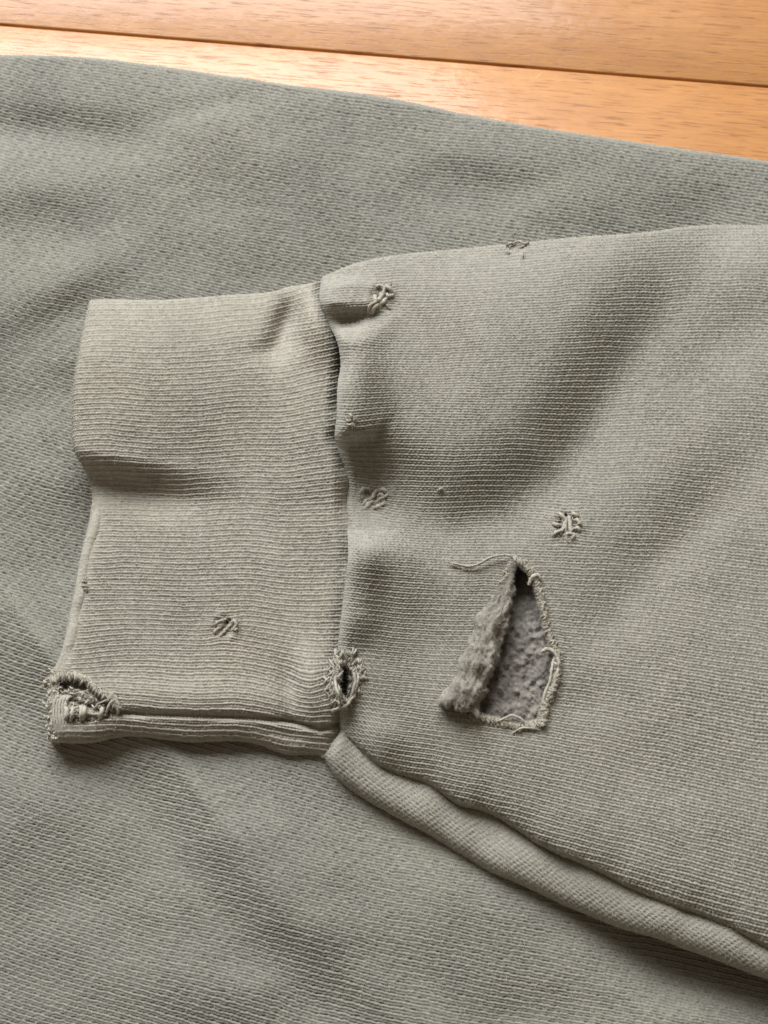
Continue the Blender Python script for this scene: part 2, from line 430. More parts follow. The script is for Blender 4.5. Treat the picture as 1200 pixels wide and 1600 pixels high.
STEP = [(60, 700), (118, 703), (200, 716), (300, 732), (400, 742), (520, 752)]
def z_cuff(x, y):
    q = np.clip(SEAM(y) + 4 - x, 0, None); d1 = y - C_top(x); d2 = C_bot(x) - y
    z = z_base(x, y) + 6.6 + 0*x
    s, t = pdist(x, y, STEP)
    h = 6.8*(1 - sm(x, 150, 400)) + 0.5
    up = sm(-s, -52, 4)
    z = z + h*up*(1 - 0.35*sm(-s, 60, 250))
    z = z - 1.0*(1 - sm(x, 200, 420))*np.exp(-((s - 58)/22.0)**2)
    z = z + 1.2*gauss(x, y, 260, 560, 230, 100, 0)
    z = z - 2.4*np.exp(-np.clip(d1, 0, None)/26.0)
    # pinch and swelling near the top of the seam
    z = z - 4.6*gauss(x, y, 447, 505, 20, 48, 18) + 4.6*gauss(x, y, 494, 502, 25, 64, -14) - 1.0*gauss(x, y, 425, 545, 40, 16, -10)
    z = z + 1.5*gauss(x, y, 500, 660, 50, 130, 0) + 1.0*gauss(x, y, 300, 900, 200, 110, 0)
    # groove above the rolled lower edge
    g, tg = pdist(x, y, [(150, 1118), (190, 1114), (290, 1117), (400, 1121), (455, 1127), (500, 1139), (540, 1131)])
    z = z - 2.0*np.exp(-(g/5.0)**2)*sm(x, 150, 210) - 1.6*sm(g, -2, 26)*sm(x, 130, 210)
    z = z + 0.8*np.exp(-((g + 30)/24.0)**2)
    # swelling beside the seam hole, gathered ribs
    z = z + 2.6*gauss(x, y, 488, 1062, 24, 46, -12) - 1.5*gauss(x, y, 452, 1075, 16, 50, -10)
    z = z + pucker(x, y, SNAG_C) + 0.32*vnoise(x, y*1.4, 150, 21) + 0.10*vnoise(x, y, 52, 22)
    z = z - (1.6 + 2.2*(1 - sm(y, 800, 850)) + 1.5*sm(y, 1090, 1130))*(1 + 0.4*vnoise(x*0, y, 30, 23))*np.clip(1 - q/27.0, 0, 1)**1.8
    z = z - 0.9*np.exp(-np.clip(x - C_left(y), 0, None)/16.0)
    return z

SNAG_S = [(593, 462, 17), (585, 777, 20), (886, 820, 20), (808, 382, 14)]
SNAG_C = [(350, 979, 17)]
def pucker(x, y, spots):
    z = 0*x
    for cx, cy, rad in spots:
        d = np.hypot(x-cx, y-cy)/rad; a = np.arctan2(y-cy, x-cx)
        z = z - 0.9*np.exp(-(d/0.75)**2) + (0.22 + 0.14*np.cos(a*2 + cx) + 0.10*np.cos(a*5 + 2*cx))*np.exp(-((d-1.15)/0.42)**2)
    return z
# ---- body
xs = frac_axis(-12, 1212, 2.35, -1400, 2560)
ds = frac_axis(0, 1530, 1.3, 0, 2400)
X, D = np.meshgrid(xs, ds)
Y = E_top(X) + D
Z = z_body(X, Y)
P = unproj(X, Y, Z)
dens = ((X > -14) & (X < 1214) & (D < 1532)).astype(float)
# knit rows run down to the right; their slope changes over the body
rowB = curve([(-1400, -420), (-300, -115), (0, 0), (200, 42), (400, 78), (600, 112), (800, 140), (1000, 168), (1200, 198), (2560, 420)])
ang = 0.10*sm(Y, 250, 700)*(X - 500)*(1 - 0.45*sm(X, 350, 900))
wob = 5.0*vnoise(X, Y, 210, 31) + 1.6*vnoise(X, Y, 60, 32)
yy = Y - rowB(X) - ang + wob
pit = 9.6
W = yy/pit + 0.10*vnoise(X, Y, 9, 33)
W = W + 0.006*np.clip(900 - Y, 0, None)/pit*1.5
xx = X + 0.25*Y + 6.0*vnoise(X, Y, 160, 34)
C = xx/8.2 + 0.22*vnoise(X, Y, 13, 35)
P, W, C = curl(P, W, C, 'top', 4.6, (P[0, :, 2]-0.3)/2, 40, deg=178)
n0 = 40
dens = np.concatenate([np.repeat(dens[:1], n0, 0), dens]); Xf = np.concatenate([np.repeat(X[:1], n0, 0), X]); Yf = np.concatenate([np.repeat(Y[:1], n0, 0), Y])
amp = 0.64*(1 + 0.12*vnoise(Xf, Yf, 38, 36))*(1 - 0.25*sm(Yf, 1000, 1300))*dens
amp[:n0] *= np.linspace(0.2, 0.6, n0)[:, None]
N = normals(P); N *= np.sign(N[n0+40, N.shape[1]//2, 2])
BODY_P0, BODY_N = P.copy(), N
P = P + N*((knit(W, C, 0.35, 0.65, 0.6, 0.75) - 0.6)*amp + 0.05*vnoise(W*3.1, C*2.3, 1.0, 37)*dens)[..., None]
body = obj("body", P.reshape(-1, 3), grid_faces(*P.shape[:2]), M_BODY, shirt, uv=np.stack([W, C], -1).reshape(-1, 2))

# ---- sleeve
TEAR = [(801, 876), (815, 884), (832, 900), (842, 935), (852, 985), (862, 1012), (871, 1030), (866, 1066), (852, 1100), (846, 1130), (815, 1136), (770, 1124), (735, 1117), (712, 1112), (702, 1092), (730, 1032), (762, 968), (786, 920)]
SEAMHOLE = [(537, 1036), (545, 1046), (547, 1066), (543, 1090), (536, 1094), (531, 1076), (531, 1052)]
def cut(F, x, y, *polys):
    m = np.zeros(x.size, bool)
    for p in polys: m |= inside(x.ravel(), y.ravel(), p)
    return F[~m[F].all(1)]
STEPS = 1.5
nu = int(690/1.9)
ud = np.linspace(0, 690, nu); uo = frac_axis(690, 690, 1.5, 0, 1500, 1.2)
us = np.concatenate([ud, uo[1:]])
nv = int(900/0.95)
vs = np.linspace(0, 1, nv)
U, Vv = np.meshgrid(us, vs)
Yg = 432 + Vv*(1142 - 432)
X = SEAM(Yg) - 4 + U*(1 + 0*Vv)
for _ in range(4):
    Y = S_top(X) + Vv*(S_bot(X) - S_top(X))
    X = SEAM(np.clip(Y, 425, 1142))*np.exp(-U/60.0) + (1 - np.exp(-U/60.0))*530 + U - 4
dens = (U < 692).astype(float)*np.ones_like(X)
Z = z_sleeve(X, Y)
P = unproj(X, Y, Z)
rowT = curve([(440, 410), (520, 400), (700, 396), (900, 384), (1100, 372), (1200, 372), (2100, 420)])
rowM = curve([(440, 985), (520, 992), (600, 1000), (800, 1012), (1000, 1030), (1200, 1062), (2100, 1200)])
rowL = curve([(440, 1168), (540, 1182), (600, 1194), (700, 1212), (900, 1256), (1200, 1330), (2100, 1560)])
a = (Y - rowT(X))/(rowM(X) - rowT(X)); b = (Y - rowM(X))/(rowL(X) - rowM(X))
wl = np.where(a < 1, a*608, 608 + b*205)
wl = wl + 3.0*vnoise(X, Y, 130, 41) + 1.2*vnoise(X, Y, 45, 42) + 7*gauss(X, Y, 545, 520, 40, 30) - 6*gauss(X, Y, 548, 660, 40, 34)
for cx_, cy_, rad_ in SNAG_S: wl = wl + 9*(Y-cy_)/rad_*gauss(X, Y, cx_, cy_, rad_*1.3, rad_*1.1)
W = wl/8.0 + 0.05*vnoise(X, Y, 9, 43)
C = (X - 0.10*Y + 5*vnoise(X, Y, 120, 44))/6.2 + 0.2*vnoise(X, Y, 12, 45)
P, W, C = curl(P, W, C, 'top', 4.2, 4.0, 40, deg=165)
P, W, C = curl(P, W, C, 'bottom', 1.8, 2.6, 16, deg=150)
ext = lambda A: np.concatenate([np.repeat(A[:1], 40, 0), A, np.repeat(A[-1:], 16, 0)])
Xs, Ys, dens = ext(X), ext(Y), ext(dens)
amp = 0.56*(1 + 0.12*vnoise(Xs, Ys, 34, 46))*dens*(1 - 0.35*gauss(Xs, Ys, 700, 430, 260, 55, -6))*(0.25 + 0.75*sm(Xs - SEAM(Ys), -2, 14))
N = normals(P); N *= np.sign(N[300, 200, 2])
SL_P0, SL_N = P.copy(), N
P = P + N*((knit(W, C, 0.46, 0.72, 0.6, 0.5, 0.84, 0.14) - 0.55)*amp + 0.05*vnoise(W*3.1, C*2.3, 1.0, 47)*dens)[..., None]
def slit(x, y, l, w, deg):
    l, w = l*1.35, w*1.7
    c, s_ = math.cos(math.radians(deg)), math.sin(math.radians(deg))
    return [(x + c*a - s_*b, y + s_*a + c*b) for a, b in ((-l, 0), (-l*0.4, w), (l*0.5, w*0.8), (l, 0), (l*0.4, -w), (-l*0.5, -w*0.8))]
SLITS = [slit(597, 471, 9, 2.6, -50), slit(588, 462, 5, 2.2, 70), slit(604, 458, 5, 2.2, 20), slit(588, 778, 10, 2.8, -58), slit(579, 770, 5, 2.0, -20), slit(600, 772, 4, 2.2, 0),
         slit(884, 806, 5, 2.6, 80), slit(887, 825, 8, 2.4, 85), slit(899, 828, 4, 2.6, 30), slit(895, 812, 5, 2.0, 70), slit(874, 816, 4, 2.0, 0)]
F = cut(grid_faces(*P.shape[:2]), Xs, Ys, TEAR, SEAMHOLE, *SLITS)
sleeve = obj("sleeve", P.reshape(-1, 3), F, M_SLEEVE, shirt, uv=np.stack([W, C], -1).reshape(-1, 2))

# ---- side panel: the roll of cloth below the crease
us = frac_axis(506, 1214, 1.6, 0, 2050, 1.2)
nv = 74
vs = np.linspace(-0.35, 1, nv)
U, Vv = np.meshgrid(us, vs)
top = S_bot(np.maximum(U, 537)) + np.where(U < 537, (537 - U)*1.15, 0); bot = R_bot(U)
X = U; Y = top + Vv*(bot - top)
roll = np.sqrt(np.clip(1 - (np.clip((Vv - 0.62)/0.78, -1, 1))**2, 0, 1))
Z = z_base(X, Y) + 2.2 + (4.0 + 0.8*sm(X, 700, 1150))*roll + 3.0*sm(X, 620, 1150) + 0.9*vnoise(X, Y, 80, 51)
Z = Z + 0.8*vnoise(X, Y*0.3, 40, 52)*(0.3 + 0.7*(1 - np.abs(Vv)))
Z = Z - 3.2*np.clip(1 - (X - 508)/26.0, 0, 1)**2 - 3.0*np.clip(-Vv/0.35, 0, 1)
P = unproj(X, Y, Z)
W = (0.62*X + 0.55*(Y - 0.45*X))/5.6 + 0.15*vnoise(X, Y, 14, 53)
C = (0.75*(Y - 0.45*X) - 0.28*X)/5.2 + 0.15*vnoise(X, Y, 14, 54)
P, W, C = curl(P, W, C, 'bottom', 3.0, 3.4, 32, deg=170)
N = normals(P); N *= np.sign(N[50, 100, 2])
Xp = np.concatenate([X, np.repeat(X[-1:], 32, 0)]); Yp = np.concatenate([Y, np.repeat(Y[-1:], 32, 0)])
dens = (Xp < 1216).astype(float)
PN_P0, PN_N = P.copy(), N
hk = (0.5 + 0.5*np.cos(2*np.pi*W))*(0.5 + 0.5*np.cos(2*np.pi*C))
P = P + N*((0.5 - hk)*0.34*dens)[..., None]
panel = obj("side_panel", P.reshape(-1, 3), grid_faces(*P.shape[:2]), M_PANEL, shirt, uv=np.stack([W, C], -1).reshape(-1, 2))

# ---- cuff
FRAY = [(92, 1064), (112, 1058), (135, 1066), (158, 1078), (176, 1094), (183, 1108), (174, 1122), (150, 1128), (112, 1128), (96, 1118), (90, 1096)]
nu = int(430/1.5); nv = int(705/1.15)
U, Vv = np.meshgrid(np.linspace(0, 1, nu), np.linspace(0, 1, nv))
Y = 470 + Vv*690.0
for _ in range(5):
    xl = C_left(np.clip(Y, 465, 1157)); xr = SEAM(np.clip(Y, 425, 1195)) + 4
    X = xl + U*(xr - xl)
    Y = C_top(X) + Vv*(C_bot(X) - C_top(X))
Z = z_cuff(X, Y)
P = unproj(X, Y, Z)
q = np.clip(SEAM(Y) - X, 0, None)
wl = Vv*690 + 2.5*vnoise(X, Y, 140, 61) + 1.0*vnoise(X, Y, 40, 62)
wl = wl + 10*gauss(X, Y, 300, 1010, 170, 60) - 12*gauss(X, Y, 480, 1075, 30, 40) + 9*gauss(X, Y, 455, 500, 40, 40) - 5*gauss(X, Y, 120, 1010, 60, 30)
for cx_, cy_, rad_ in SNAG_C: wl = wl + 9*(Y-cy_)/rad_*gauss(X, Y, cx_, cy_, rad_*1.3, rad_*1.1)
W = wl/8.6 + 0.07*vnoise(X, Y, 9, 63)
C = (X + 4*vnoise(X, Y, 120, 64))/5.2 + 0.15*vnoise(X, Y, 12, 65)
P, W, C = curl(P, W, C, 'top', 3.4, 3.4, 36, deg=165)
P, W, C = curl(P, W, C, 'bottom', 3.2, 3.2, 36, deg=165)
P, W, C = curl(P, W, C, 'left', 2.4, 2.6, 22, deg=165)
def ext(A):
    A = np.concatenate([np.repeat(A[:1], 36, 0), A, np.repeat(A[-1:], 36, 0)])
    return np.concatenate([np.repeat(A[:, :1], 22, 1), A], 1)
Xc, Yc = ext(X), ext(Y)
N = normals(P); N *= np.sign(N[200, 150, 2])
CF_P0, CF_N = P.copy(), N
amp = 0.52*(1 + 0.12*vnoise(Xc, Yc, 40, 66))*(1 - 0.45*gauss(Xc, Yc, 300, 500, 200, 45))*(0.35 + 0.65*sm(SEAM(Yc) - Xc, -2, 14))
hem = 1 - 0.75*(1 - sm(Xc, C_left(Yc) + 6, C_left(Yc) + 20))*sm(Yc, 755, 790)
P = P + N*((knit(W, C, 0.22, 0.62, 0.7, 0.42, 0.8) - 0.6)*amp*hem + 0.045*vnoise(W*3.1, C*2.3, 1.0, 67))[..., None]
F = cut(grid_faces(*P.shape[:2]), Xc, Yc, FRAY, SEAMHOLE, slit(357, 970, 5, 2.4, -60), slit(350, 986, 5, 2.0, -30), slit(366, 981, 4, 2.2, 30))
cuff = obj("cuff", P.reshape(-1, 3), F, M_CUFF, shirt, uv=np.stack([W, C], -1).reshape(-1, 2))

# ------------------------------------------------------------------ yarn: tubes, loops, darns
class Yarns:
    def __init__(self): self.V = []; self.F = []; self.n = 0; self.UV = []; self.H = []
    def tube(self, pts, r, sides=7, sub=4, taper=(0.5, 0.35), fuzz=0.22, twist=0.16):
        pts = np.array(pts, float)
        # Catmull-Rom through the given points
        ext_ = np.concatenate([[2*pts[0]-pts[1]], pts, [2*pts[-1]-pts[-2]]])
        out = []
        for i in range(len(pts)-1):
            p0, p1, p2, p3 = ext_[i:i+4]
            for s in range(sub):
                t = s/sub
                out.append(0.5*((2*p1) + (-p0+p2)*t + (2*p0-5*p1+4*p2-p3)*t*t + (-p0+3*p1-3*p2+p3)*t**3))
        out.append(pts[-1]); Q = np.array(out); n = len(Q)
        tan = np.gradient(Q, axis=0); tan /= np.linalg.norm(tan, axis=1, keepdims=True) + 1e-9
        a = np.cross(tan, [0.13, 0.21, 0.97]); a /= np.linalg.norm(a, axis=1, keepdims=True) + 1e-9
        b = np.cross(tan, a)
        tt = np.linspace(0, 1, n)
        rr = r*np.minimum(1, np.minimum(taper[0] + tt*6, taper[1] + (1-tt)*6))
        th = np.arange(sides)/sides*2*np.pi
        for i in range(n):
            ri = rr[i]*(1 + fuzz*RNG.uniform(-1, 1, sides) + twist*np.cos(2*(th - i*0.9)))
            self.V.append(Q[i] + (np.cos(th)*ri)[:, None]*a[i] + (np.sin(th)*ri)[:, None]*b[i])
            self.UV.append(np.stack([th*0.3, np.full(sides, i*0.7)], -1)); self.H.append(np.concatenate([self.V[-1], self.V[-1] - Q[i]], 1))
        base = self.n
        for i in range(n-1):
            for j in range(sides):
                k = (j+1) % sides
                self.F.append((base+i*sides+j, base+i*sides+k, base+(i+1)*sides+k, base+(i+1)*sides+j))
        for i, s in ((0, 1), (n-1, -1)):
            idx = [base+i*sides+j for j in range(sides)][::s]
            for j in range(1, sides-2, 2): self.F.append((idx[0], idx[j], idx[j+1], idx[min(j+2, sides-1)]))
        self.n += n*sides
    def px(self, zf, pts, r_px, **kw):
        """pts: (px, py, lift mm) over the surface zf"""
        A = np.array(pts, float)
        z = zf(A[:, 0], A[:, 1]) + A[:, 2]
        self.tube(unproj(A[:, 0], A[:, 1], z), r_px/PXMM, **kw)
    def build(self, name, mat, parent, stuff=False, hair=0.55):
        V = np.concatenate(self.V); F = np.array(self.F)
        bad = np.array([len(set(q)) < 4 for q in self.F])
        F = F[~bad]; UV = np.concatenate(self.UV)
        H = np.concatenate(self.H); k = RNG.random(len(H)) < hair; H = np.repeat(H[k], 2, 0); c = len(H)
        p0 = H[:, :3]; d = H[:, 3:]/(np.linalg.norm(H[:, 3:], axis=1, keepdims=True) + 1e-9)
        d = d + RNG.normal(scale=0.75, size=(c, 3)); d /= np.linalg.norm(d, axis=1, keepdims=True)
        e = d + RNG.normal(scale=0.6, size=(c, 3)); L = RNG.uniform(0.15, 0.95, (c, 1))*RNG.uniform(0.4, 1, (c, 1))
        q = np.cross(d, RNG.normal(size=(c, 3))); q /= np.linalg.norm(q, axis=1, keepdims=True); q *= 0.022
        p1 = p0 + d*L*0.5; p2 = p1 + e*L*0.5
        HV = np.stack([p0-q, p0+q, p1+q, p1-q, p2+q*0.5, p2-q*0.5], 1).reshape(-1, 3)
        b = np.arange(c)[:, None]*6 + len(V)
        F = np.concatenate([F, b + np.array([0, 1, 2, 3]), b + np.array([3, 2, 4, 5])])
        V = np.concatenate([V, HV]); UV = np.concatenate([UV, np.zeros((len(HV), 2))])
        o = obj(name, V, F, mat, parent, uv=UV)
        if stuff: o["kind"] = "stuff"
        return o

def darn(name, zf, parent, strokes, r=3.3, seed=0, frizz=14, spread=20):
    """a small mended snag: hand-placed strokes of yarn plus short frizz"""
    y = Yarns(); rr = np.random.default_rng(seed)
    cx = np.mean([p[0] for s in strokes for p in s]); cy = np.mean([p[1] for s in strokes for p in s])
    for s in strokes:
        n = len(s)
        pts = []
        for i, p in enumerate(s):
            lift = 0.10 + 0.45*math.sin(math.pi*i/(n-1)) if n > 1 else 0.3
            if i in (0, n-1): lift = -0.25
            pts.append((p[0], p[1], lift + (p[2] if len(p) > 2 else 0)))
        y.px(zf, pts, r*rr.uniform(0.8, 1.15))
    for _ in range(int(frizz*0.8)):
        a = rr.uniform(0, 2*math.pi); d = spread*rr.uniform(0.1, 0.95); l = rr.uniform(5, 14); b = a + rr.uniform(-1.2, 1.2)
        x0 = cx + math.cos(a)*d; y0 = cy + math.sin(a)*d
        y.px(zf, [(x0, y0, -0.1), (x0 + math.cos(b)*l*0.5, y0 + math.sin(b)*l*0.5, rr.uniform(0.2, 0.7)), (x0 + math.cos(b)*l, y0 + math.sin(b)*l, rr.uniform(-0.1, 0.5))], rr.uniform(0.45, 1.0), sides=5, sub=3)
    return y.build(name, M_YARN, parent, hair=1.0)

zs, zc = z_sleeve, z_cuff
darn("snag", zs, sleeve, [
    [(586, 452), (592, 446), (600, 450), (598, 462), (592, 468)],
    [(584, 460), (588, 470), (594, 466), (597, 456)],
    [(575, 490), (578, 478), (588, 471), (597, 464)],
    [(578, 492), (584, 482), (592, 474)],
    [(600, 446), (608, 450), (613, 458)],
    [(602, 458), (608, 463), (616, 460)],
    [(604, 466), (599, 472), (592, 478)]], seed=1)["label"] = "pulled snag at the top of the sleeve"
darn("snag", zs, sleeve, [
    [(563, 772), (568, 764), (576, 764), (581, 770)],
    [(566, 790), (572, 783), (581, 779), (586, 770), (592, 763)],
    [(570, 796), (576, 788), (584, 783)],
    [(586, 786), (594, 780), (602, 776), (608, 770)],
    [(592, 766), (599, 765), (606, 769)],
    [(583, 795), (592, 791), (602, 786)],
    [(590, 775), (596, 772), (600, 780)]], seed=2)
darn("snag", zs, sleeve, [
    [(862, 838), (869, 832), (879, 828), (882, 818), (878, 808)],
    [(872, 800), (878, 806), (884, 812), (883, 826), (886, 834)],
    [(889, 806), (890, 816), (892, 828), (891, 834)],
    [(893, 803), (899, 804), (904, 808)],
    [(895, 815), (901, 812), (906, 818), (900, 822)],
    [(896, 828), (902, 825), (907, 830)],
    [(863, 818), (870, 820), (877, 822)],
    [(880, 838), (888, 834), (897, 836), (892, 845)]], seed=3)
darn("snag", zs, sleeve, [
    [(545, 646), (549, 650), (548, 656)], [(540, 655), (545, 658), (552, 655)], [(541, 662), (547, 664), (552, 661)]], r=1.7, seed=4, frizz=5, spread=9)
darn("snag", zs, sleeve, [
    [(790, 384), (798, 380), (806, 383)], [(800, 381), (810, 377), (820, 381), (826, 378)], [(808, 388), (815, 386), (822, 382)]], r=2.0, seed=5, frizz=16, spread=20)
darn("snag", zs, sleeve, [[(683, 768), (688, 764), (694, 763)]], r=1.8, seed=6, frizz=0)
darn("snag", zc, cuff, [
    [(341, 996), (347, 990), (352, 985), (358, 979), (364, 974)],
    [(334, 990), (338, 985), (345, 979), (351, 974)],
    [(361, 974), (366, 970), (369, 976), (365, 983), (361, 986)],
    [(333, 978), (340, 972), (349, 969), (355, 966)],
    [(364, 984), (368, 984), (371, 981)],
    [(338, 980), (345, 976), (352, 980)]], r=2.5, seed=7, frizz=8, spread=16)
darn("hem_knot", zc, cuff, [[(124, 912), (130, 908), (138, 911)], [(124, 918), (131, 915), (139, 917)], [(128, 922), (134, 920), (138, 922)]], r=1.4, seed=8, frizz=3, spread=9)

# ------------------------------------------------------------------ the big tear
# fleece of the far layer, seen through the hole
def z_lining(x, y):
    return z_sleeve(x, y) - 2.6 - 4.2*(1 - sm(y, 890, 1030)) - 0.8 - 2.0*(1 - sm(x - (806 - 0.30*(y - 878)), 0, 34)) + 1.0*sm(x, 790, 850) + 0.9*sm(y, 1060, 1125) - 5.0*sm(x - 0.25*(1030 - np.abs(y - 1030)), 598, 625) - 5.0*sm(y, 1130, 1150)
gx = np.arange(672, 894, 1.7); gy = np.arange(850, 1156, 1.7)
X, Y = np.meshgrid(gx, gy)
fl = lambda x, y, s: (0.42*vnoise(x, y, 8.5, s) + 0.24*vnoise(x, y, 4.2, s+1) + 0.22*np.abs(vnoise(x, y, 11, s+2)))
Z = z_lining(X, Y) + 1.75*fl(X, Y, 70)
P = unproj(X, Y, Z)
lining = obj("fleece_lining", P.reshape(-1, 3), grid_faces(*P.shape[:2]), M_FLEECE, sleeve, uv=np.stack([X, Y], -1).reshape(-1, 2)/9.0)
lining["label"] = "grey brushed fleece lining seen inside the tear"

# torn flap rolled back to the left, fleece side out
tl = curve([(878, 799), (905, 789), (935, 772), (965, 752), (1000, 736), (1040, 716), (1075, 701), (1096, 692), (1118, 692)])   # x(y) left
tr = curve([(878, 806), (905, 800), (935, 794), (965, 787), (1000, 776), (1040, 764), (1075, 755), (1096, 747), (1118, 738)])   # x(y) right
nv, nu = 170, 60
Vv, TH = np.meshgrid(np.linspace(0, 1, nv), np.linspace(-0.25*np.pi, 1.28*np.pi, nu), indexing='ij')
slant = 22.0*Vv                                   # the lower end is cut slanting down to the right
Yc0 = 880 + Vv*218
xl, xr = tl(Yc0) + 6.0*vnoise(Yc0, 0*Yc0, 21, 83)*np.clip(Vv*3, 0, 1), tr(Yc0) + 5.5*vnoise(Yc0, 0*Yc0, 27, 84)*np.clip(Vv*3, 0, 1)
cxm, hw = (xl+xr)/2, (xr-xl)/2
X = cxm - hw*np.cos(TH); Yp_ = Yc0 + slant*(1 - np.cos(TH))/2
rz = np.minimum(hw/PXMM*0.85, 3.6)
endc = np.clip((1 - Vv)/0.06, 0, 1)**0.5          # closes the end
Z = z_sleeve(X*0 + cxm, Yc0) + 0.4*rz + rz*np.sin(TH)*(0.45 + 0.55*endc)
P = unproj(X, Yp_, Z)
N = normals(P); N *= np.sign(N[nv//2, nu//2, 2])
P = P + N*((1.15*fl(X*1.2 + 40*TH, Yp_, 80) + 0.9*vnoise(X + 30*TH, Yp_, 22, 86))*np.clip(Vv*5, 0.25, 1))[..., None]
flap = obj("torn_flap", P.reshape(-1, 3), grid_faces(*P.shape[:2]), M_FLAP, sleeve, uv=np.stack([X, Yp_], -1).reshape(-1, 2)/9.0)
flap["label"] = "torn flap rolled back with its fleece side out"

FLAP_P, FLAP_N, FLAP_X, FLAP_Y = P.copy(), N, X, Yp_
# frayed right and lower rim of the tear
def rim(poly, zf, n, seed, r=(1.3, 2.4), length=(6, 13), lift=(0.2, 1.0), inward=0.35):
    y = Yarns(); rr = np.random.default_rng(seed)
    A = np.array(poly, float); Ls = np.hypot(*np.diff(A, axis=0).T); S = np.concatenate([[0], np.cumsum(Ls)])
    for i in range(n):
        s = (i + rr.uniform(0, 1))/n*S[-1]
        x0 = np.interp(s, S, A[:, 0]); y0 = np.interp(s, S, A[:, 1])
        x1 = np.interp(min(s+2, S[-1]), S, A[:, 0]); y1 = np.interp(min(s+2, S[-1]), S, A[:, 1])
        t = np.array([x1-x0, y1-y0]); t = t/(np.hypot(*t)+1e-6) if np.hypot(*t) > 1e-6 else np.array([0, 1.0])
        o = np.array([t[1], -t[0]])                       # outwards (path runs clockwise in the image)
        l = rr.uniform(*length); h = rr.uniform(*lift); k = rr.uniform(-0.5, 0.5)
        p0 = np.array([x0, y0]) - o*l*inward; p2 = np.array([x0, y0]) + o*l*(1-inward) + t*l*k
        pm = (p0+p2)/2 + t*l*rr.uniform(-0.4, 0.4)
        if rr.random() < 0.45:                            # a loop
            p3 = p0 + t*rr.uniform(3, 7)
            pts = [(*p0, -0.3), (*((p0+p2)/2), h*0.8), (*p2, h), (*((p3+p2)/2 + t*2), h*0.8), (*p3, -0.3)]
        else: pts = [(*p0, -0.2), (*pm, h), (*p2, -0.15)]
        y.px(zf, pts, rr.uniform(*r), sides=6, sub=4)
    return y
R1 = [(803, 876), (818, 884), (834, 902), (843, 935), (853, 985), (863, 1012), (872, 1030)]
R2 = [(872, 1030), (867, 1066), (853, 1100), (847, 1130)]
R3 = [(847, 1130), (815, 1137), (772, 1126), (738, 1119)]
y = rim(R1, zs, 120, 21, r=(0.7, 1.9), length=(5, 15), lift=(0.1, 0.9))
y2 = rim(R2, zs, 150, 22, r=(0.6, 2.0), length=(6, 17), lift=(0.4, 1.5), inward=0.6)
y3 = rim(R3, zs, 80, 23, r=(0.5, 1.5), length=(7, 16), lift=(0.1, 0.7), inward=0.6)
y4 = rim([(800, 880), (786, 920), (772, 950)][::-1], zs, 44, 24, r=(0.6, 1.7), length=(7, 14), lift=(0.5, 1.2))
for o_ in (y2, y3, y4):
    for f_ in o_.F: y.F.append(tuple(i + y.n for i in f_))
    y.V += o_.V; y.UV += o_.UV; y.H += o_.H; y.n += o_.n
# hand-placed loops
y.px(zs, [(826, 914, 0), (831, 903, 0.8), (840, 899, 0.9), (846, 908, 0.3)], 3.0, fuzz=0.4)
y.px(zs, [(768, 1130, 0), (785, 1124, 0.8), (800, 1118, 0.8), (815, 1124, 0.7), (822, 1134, 0.1)], 1.6)
y.px(zs, [(800, 1146, 0), (815, 1138, 0.7), (832, 1138, 0.6), (846, 1141, 0)], 1.5)
y.px(zs, [(845, 1020, 0.4), (856, 1014, 0.9), (868, 1022, 1.0), (873, 1036, 1.0), (869, 1056, 1.1), (862, 1080, 1.0), (850, 1100, 0.5)], 2.6, sides=9, sub=6, fuzz=0.5)
y.px(zs, [(866, 1026, 0.3), (862, 1046, 0.9), (860, 1062, 0.9), (852, 1084, 0.8), (848, 1106, 0.3)], 2.0, sides=8, sub=5, fuzz=0.5)
o = y.build("frayed_edge", M_YARN, sleeve, True); o["label"] = "frayed yarn ends along the edge of the tear"
# loose thread
y = Yarns()
y.px(zs, [(704, 879, 0.5), (716, 882, 0.9), (733, 885, 1.1), (748, 881, 1.3), (764, 872, 1.6), (780, 868, 1.6), (794, 868, 1.2), (803, 874, 0.2)], 1.7, sub=6)
y.px(zs, [(703, 883, 0.3), (716, 884, 0.7), (733, 887, 0.8), (748, 882, 1.0), (764, 874, 1.2)], 1.0, sub=6)
y.build("loose_thread", M_YARN, sleeve)["label"] = "long pale loose thread above the tear"
